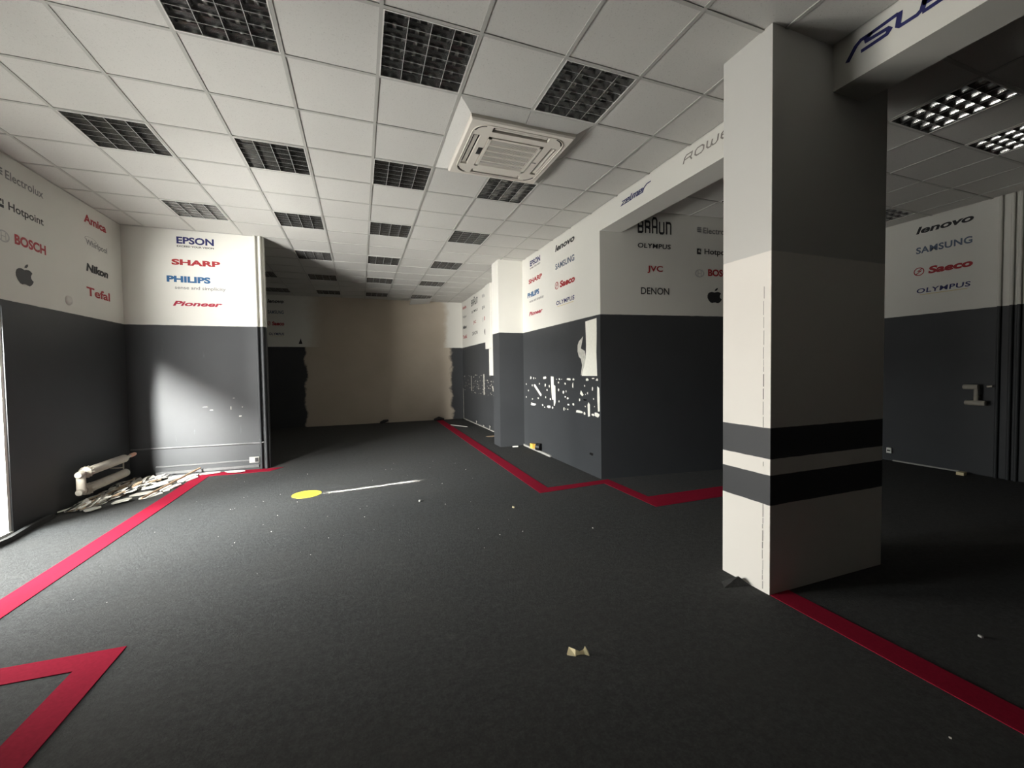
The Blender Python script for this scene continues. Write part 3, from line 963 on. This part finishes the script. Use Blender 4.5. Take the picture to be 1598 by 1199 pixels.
b.build('socket_box', M['conduit'], t)
b = MB()
for x in (-0.028,):
    b.tube([(x, -0.031, 0.0), (x, -0.034, 0.0)], 0.022, 14)
b.build('face_plate', M['frame_white'], t)
b = MB()
b.box(0.012, 0.058, -0.036, -0.028, -0.03, 0.035)
b.build('open_cover', M['plastic_dark'], t)

b = MB()
b.box(XR - 0.035, XR - 0.001, 7.95, 12.5, 0.008, 0.03)
c = b.build('floor_conduit', M['conduit'])
tag(c, 'pale conduit along the floor of the far right wall', 'conduit')
for y, h in ((11.0, .10), (10.3, .06), (9.75, .11)):
    q = MB()
    q.tube([(XR - .03, y, .02), (XR - .03, y, h), (XR - .05, y - .05, h + .015), (XR - .05, y - .11, h)], 0.012, 8)
    q.build('cable_end', M['conduit'], c)
b = MB()
b.box(XR - 0.03, XR - 0.001, 6.3, 7.5, 0.0, 0.035)
c2 = b.build('floor_conduit', M['conduit'])
tag(c2, 'short broken conduit at the foot of the right wall by the pier', 'conduit')
b = MB()
b.box(-0.03, 0.03, -0.06, 0.06, 0, 0.085)
o = b.build('junction_box', M['amber'], loc=(XR - 0.045, 7.0, 0.036))
tag(o, 'small amber junction box on the conduit by the right wall', 'junction box')
t = thing('open_socket_box', (XR - 0.03, 6.68, 0.036), 'round black socket box with a white rim by the right wall', 'socket')
b = MB()
b.tube([(0, 0, 0.07), (-0.045, 0.06, 0.075)], 0.065, 14)
b.build('box_body', M['plastic_dark'], t)
b = MB()
vs, fs = ring2d(.40, .52)
R2 = Matrix.Translation((-0.046, 0.062, 0.075)) @ Vector((-0.045, 0.06, 0.005)).to_track_quat('Z', 'Y').to_matrix().to_4x4()
b.mesh([tuple(R2 @ Vector((x * .13, y * .13, 0))) for x, y in vs], fs)
b.build('rim', M['frame_white'], t)

# pale boards on the far right wall
for nm, y0, y1, z0, z1, d, lb in (('trim_board', 9.52, 9.95, 2.03, CE, 0.05, 'wide white vertical board high on the wall behind the pier'),
                                  ('trim_board', 9.42, 9.70, 1.37, 2.025, 0.035, 'narrow white board hanging below the wide one behind the pier'),
                                  ('trim_board', 9.20, 9.50, 2.0, 2.9, 0.03, 'small white board tucked between the wide board and the pier')):
    b = MB()
    b.box(XR - d, XR - 0.001, y0, y1, z0, z1)
    tag(b.build(nm, M['white_paint']), lb, 'board')

t = MB()
t.tube([(0, 0, 0), (0.012, 0, 0), (0.02, 0, 0)], [0.055, 0.052, 0.02], 20)
o = t.build('blanking_cap', M['white_paint'], loc=(XL, 6.2, 2.355))
tag(o, 'round pale blanking cap on the left wall just above the dark paint', 'cap')

# ------------------------------------------------------------------ radiators


def register_radiator():
    t = thing('radiator', (-2.98, 6.0, 0), 'cream two-pipe radiator low on the dark left wall', 'radiator')
    for z, y1 in ((0.385, 0.93), (0.190, 0.95)):
        b = MB()
        b.tube([(0, 0.10, z), (0, y1 - 0.04, z), (0, y1, z)], [0.052, 0.052, 0.03], 20)
        o = b.build('heating_tube', M['rad'], t)
        b = MB()
        b.tube([(0, 0.02, z), (0, 0.05, z), (0, 0.06, z), (0, 0.105, z), (0, 0.112, z), (0, 0.125, z)], [0.045, 0.050, 0.061, 0.061, 0.052, 0.05], 20)
        for k in range(14):
            a = 2 * math.pi * k / 14
            b.tube([(0.056 * math.cos(a), 0.058, z + 0.056 * math.sin(a)), (0.066 * math.cos(a), 0.108, z + 0.066 * math.sin(a))], 0.0055, 5)
        b.build('collar', M['rad'], t)
        b = MB()
        b.tube([(0.0, 0.03, z), (0.02, -0.09, z), (0.022, -0.105, z)], [0.036, 0.036, 0.028], 16)
        b.build('end_stub', M['rad'], t)
    b = MB()
    b.tube([(0.012, -0.035, 0.16), (0.012, -0.035, 0.41)], 0.040, 16)
    b.build('connecting_pipe', M['rad'], t)
    b = MB()
    b.tube([(0, 0.87, 0.20), (0, 0.87, 0.34)], 0.008, 8)
    b.box(-0.14, 0.0, 0.862, 0.878, 0.26, 0.275)
    b.build('bracket', M['rad'], t)
    b = MB()
    b.tube([(0, 0.92, 0.385), (0, 1.02, 0.388), (0, 1.05, 0.39)], [0.026, 0.020, 0.016], 12)
    v = b.build('valve', M['rad'], t)
    b = MB()
    b.tube([(0, 1.05, 0.39), (0, 1.07, 0.391), (0, 1.16, 0.395), (0, 1.19, 0.396)], [0.018, 0.027, 0.025, 0.014], 14)
    b.build('valve_cap', M['rad_cap'], v, label='salmon pink valve cap')


register_radiator()
t = thing('radiator', (XE - 0.10, 2.97, 0.9), 'small pale pipe radiator stub on the dark end wall of the side room', 'radiator')
for z, y0, y1 in ((0.275, -0.02, 0.12), (0.065, -0.09, 0.10)):
    b = MB()
    b.tube([(0, y0, z), (0, y1, z)], 0.034, 14)
    b.build('heating_tube', M['rad'], t)
b = MB()
b.tube([(0, 0.0, 0.05), (0, 0.0, 0.29)], 0.022, 12)
b.build('connecting_pipe', M['rad'], t)
b = MB()
b.tube([(0, -0.10, 0.285), (0, -0.15, 0.29)], 0.014, 10)
b.box(0.0, 0.10, -0.01, 0.01, 0.14, 0.16)
b.build('valve', M['rad'], t)
t = thing('wall_socket', (XE - 0.02, 3.94, 0.12), 'small pale socket low on the end wall just right of the pillar', 'socket')
b = MB()
b.box(-0.03, 0.0, -0.03, 0.03, 0.0, 0.08)
b.build('socket_box', M['frame_white'], t)
b = MB()
b.box(-0.035, -0.029, -0.02, 0.02, 0.03, 0.05)
b.build('face_plate', M['plastic_dark'], t)
b = MB()
b.box(XE - 0.03, XE - 0.002, 3.15, 3.9, 0.0, 0.018)
tag(b.build('floor_conduit', M['conduit']), 'pale conduit on the floor of the side room under the radiator stub', 'conduit')
b = MB()
b.prism([(-.05, -.04), (.05, -.03), (.045, .03), (-.04, .04)], lambda u, v, n: (u, v, n), 0, 0.04)
tag(b.build('plaster_lump', M['paper'], loc=(XE - 0.2, 3.05, 0)), 'yellowish lump on the side room floor under the radiator stub', 'rubble piece')

# ------------------------------------------------------------------ floor sticker, paper, debris
b = MB()
b.prism([(0.165 * math.cos(2 * math.pi * k / 40), 0.165 * math.sin(2 * math.pi * k / 40)) for k in range(40)], lambda u, v, n: (u, v, n), 0.0006, 0.003)
st = b.build('floor_sticker', M['yellow'], loc=(-0.655, 5.56, 0))
tag(st, 'round yellow sticker on the carpet', 'sticker')
b = MB()
random.seed(3)
for row, n in ((0.04, 9), (-0.02, 11), (-0.06, 7)):
    for k in range(n):
        x = (k - n / 2) * 0.021
        b.face([(x, row, .0036), (x + random.uniform(.008, .015), row, .0036), (x + .012, row + .022, .0036), (x, row + .022, .0036)])
b.build('worn_print', M['yellow_ink'], st)

b = MB()                                                       # twisted paper scrap, standing a little off the floor
PS = 0.62
upper = [(-0.060, 0.035, 0.004), (-0.020, 0.075, 0.030), (0.012, 0.020, 0.034), (0.045, 0.004, 0.020), (0.085, 0.012, 0.022), (0.105, 0.022, 0.040), (0.118, -0.012, 0.012)]
lower = [(-0.058, 0.030, 0.001), (-0.002, -0.010, 0.002), (0.010, -0.004, 0.003), (0.045, -0.012, 0.006), (0.080, -0.022, 0.004), (0.105, -0.045, 0.002), (0.112, -0.040, 0.001)]
upper = [tuple(c_ * PS for c_ in p) for p in upper]
lower = [tuple(c_ * PS for c_ in p) for p in lower]
for i in range(6):
    b.face([upper[i], upper[i + 1], lower[i + 1], lower[i]])
    b.face([tuple(Vector(p) + Vector((0.001, 0.003, 0.0012))) for p in (lower[i], lower[i + 1], upper[i + 1], upper[i])])
tag(b.build('crumpled_paper', M['paper'], loc=(1.005, 1.845, 0), ), 'crumpled yellowish scrap of paper on the dark carpet', 'paper')

random.seed(21)


def shard_mesh(b, cx, cy, L, W, ang, thk, z, tilt=0.0, n=6):
    pts = []
    for k in range(n):
        t = 2 * math.pi * k / n + random.uniform(-.25, .25)
        pts.append((0.5 * L * math.copysign(abs(math.cos(t)) ** .6, math.cos(t)) * random.uniform(.75, 1), 0.5 * W * math.copysign(abs(math.sin(t)) ** .6, math.sin(t)) * random.uniform(.75, 1)))
    ca, sa = math.cos(ang), math.sin(ang)
    b.prism(pts, lambda u, v, nn: (cx + u * ca - v * sa, cy + u * sa + v * ca, z + 0.5 * L * abs(tilt) + u * tilt + nn), 0, thk)


big = [(-2.33, 7.0, .34, .20, 1.2), (-2.16, 7.26, .40, .09, 0.05), (-1.80, 7.20, .34, .10, -.35), (-2.37, 6.56, .36, .16, 1.35), (-2.56, 6.98, .40, .12, 1.1), (-2.56, 6.66, .32, .15, .9),
       (-2.45, 6.24, .30, .14, 1.1), (-2.58, 6.34, .26, .15, .4), (-2.64, 6.02, .24, .12, .6), (-2.56, 7.24, .30, .10, .1), (-2.36, 7.24, .20, .10, .5), (-2.80, 5.80, .18, .10, 1.1)]
for k, (x, y, L, W, a) in enumerate(big):
    b = MB()
    th = random.uniform(.008, .016)
    shard_mesh(b, 0, 0, L, W, a, th, 0.001 + 0.008 * (k % 3), random.uniform(0, .10) if k not in (1, 2) else 0.02)
    o = b.build('plaster_shard', M[('shard', 'shard_grey', 'shard')[k % 3]], loc=(x, y, 0))
    lb = 'pale broken plaster shard in the heap under the radiator'
    if k == 2:
        lb = 'white flat shard furthest right, lying on the red stripe along the partition'
    elif k == 1:
        lb = 'long white shard lying against the foot of the partition'
    tag(o, lb, 'plaster shard', 'plaster shards in the debris heap')
b = MB()
for q in range(300):
    y = random.uniform(5.84, 7.24)
    f = (y - 5.84) / 1.4
    x = random.uniform(-3.05, -2.90 + 0.26 * f ** .7)
    mi = random.choice((0, 0, 0, 1, 1, 2, 3))  # black pieces added to imitate shaded gaps in the heap
    n0 = len(b.f)
    shard_mesh(b, x, y, random.uniform(.05, .22), random.uniform(.02, .08), random.uniform(0.3, 1.9), random.uniform(.004, .01), random.uniform(0.0, .035), random.uniform(0, .3), 5)
    for i in range(n0, len(b.f)):
        b.m[i] = mi
tag(b.build('rubble', [M['shard'], M['shard_grey'], M['shard_brown'], M['rubber']]), 'heap of small pale plaster rubble and splinters below the radiator', 'rubble', kind='stuff')
b = MB()
b.tube([(-2.47, 6.05, .03), (-2.36, 6.75, .07), (-2.27, 7.30, .10)], [.012, .013, .012], 6)
tag(b.build('thin_batten', M['shard_brown']), 'thin dark batten lying lengthwise across the debris heap', 'batten')
# rubber strip at the doorway, carried on past the jamb to imitate wall shade
b = MB()
path = [(-3.02, 4.75), (-3.0, 5.0), (-3.045, 5.3), (-3.055, 5.5), (-3.07, 5.68)]
prev = None
for i in range(len(path) - 1):
    (xa, ya), (xb, yb) = path[i], path[i + 1]
    for w0, w1, h0, h1 in ((-.03, .025, 0.002, 0.045),):
        vs = [(xa + w0, ya, h0), (xa + w1, ya, h0), (xa + w1 * .6, ya, h1), (xa + w0 * .8, ya, h1), (xb + w0, yb, h0), (xb + w1, yb, h0), (xb + w1 * .6, yb, h1), (xb + w0 * .8, yb, h1)]
        fs = [(0, 1, 5, 4), (1, 2, 6, 5), (2, 3, 7, 6), (3, 0, 4, 7)]
        if i == 0:
            fs.append((3, 2, 1, 0))
        if i == len(path) - 2:
            fs.append((4, 5, 6, 7))
        b.mesh(vs, fs)
tag(b.build('rubber_strip', M['rubber']), 'loose black rubber strip by the doorway, its far end imitating wall shade', 'rubber strip')

# small things lying about
for x, y, s, m, lb in ((1.508, 4.117, .022, 'paper', 'tiny yellowish crumb lying alone mid floor towards the pillar'), (0.598, 4.734, .025, 'conduit', 'small grey crumb on the carpet right of the sticker'),
                       (1.991, 3.297, .010, 'shard', 'white speck on the carpet left of the pillar'), (2.15, 0.891, .007, 'shard', 'white speck in the dark front right corner'),
                       (3.109, 1.177, .016, 'conduit', 'dim crumb on the floor right of the red stripe')):
    b = MB()
    shard_mesh(b, 0, 0, s * 1.5, s, random.uniform(0, 3), s * .6, 0.0008, 0.1, 5)
    tag(b.build('floor_crumb', M[m], loc=(x, y, 0)), lb, 'crumb')
b = MB()
for _ in range(60):
    x, y = random.uniform(-1.9, 1.6), random.uniform(3.2, 7.0)
    s = random.choice((.003, .004, .005, .007))
    shard_mesh(b, x, y, s * 1.6, s, random.uniform(0, 3), s * .5, 0.0008, 0, 5)
tag(b.build('crumbs', M['shard']), 'scattered white specks over the middle of the carpet', 'crumbs', kind='stuff')
b = MB()
b.tube([(0.50, 12.42, .03), (0.60, 12.45, .06), (0.72, 12.52, .075)], [.03, .05, .03], 8)
tag(b.build('carpet_roll', M['rubber']), 'dark curled carpet end at the foot of the far wall, mid way', 'carpet end')
b = MB()
b.tube([(2.05, 12.45, .03), (2.2, 12.47, .06), (2.36, 12.50, .03)], [.03, .06, .025], 8)
tag(b.build('carpet_roll', M['rubber']), 'dark curled carpet end at the right of the far wall', 'carpet end')
b = MB()
b.tube([(2.30, 11.2, .01), (2.62, 10.6, .012)], .012, 6)
tag(b.build('thin_batten', M['conduit']), 'thin pale batten on the red stripe near the far wall', 'batten')
b = MB()
b.prism([(-.06, 0), (.05, -.02), (.06, .02), (0, .03)], lambda u, v, n: (u, v, n), 0, .02)
tag(b.build('plaster_chip', M['shard'], loc=(2.78, 7.42, 0)), 'small white chip on the floor in front of the pier', 'chip')
b = MB()
b.prism([(0, 0), (.35, .12), (.5, .05), (.3, -.12), (.06, -.1)], lambda u, v, n: (u, v, n), 0.001, 0.004)
tag(b.build('dust_sheet', M['shard_brown'], loc=(2.62, 8.9, 0)), 'flattened dusty brown sheet on the floor behind the pier', 'sheet')
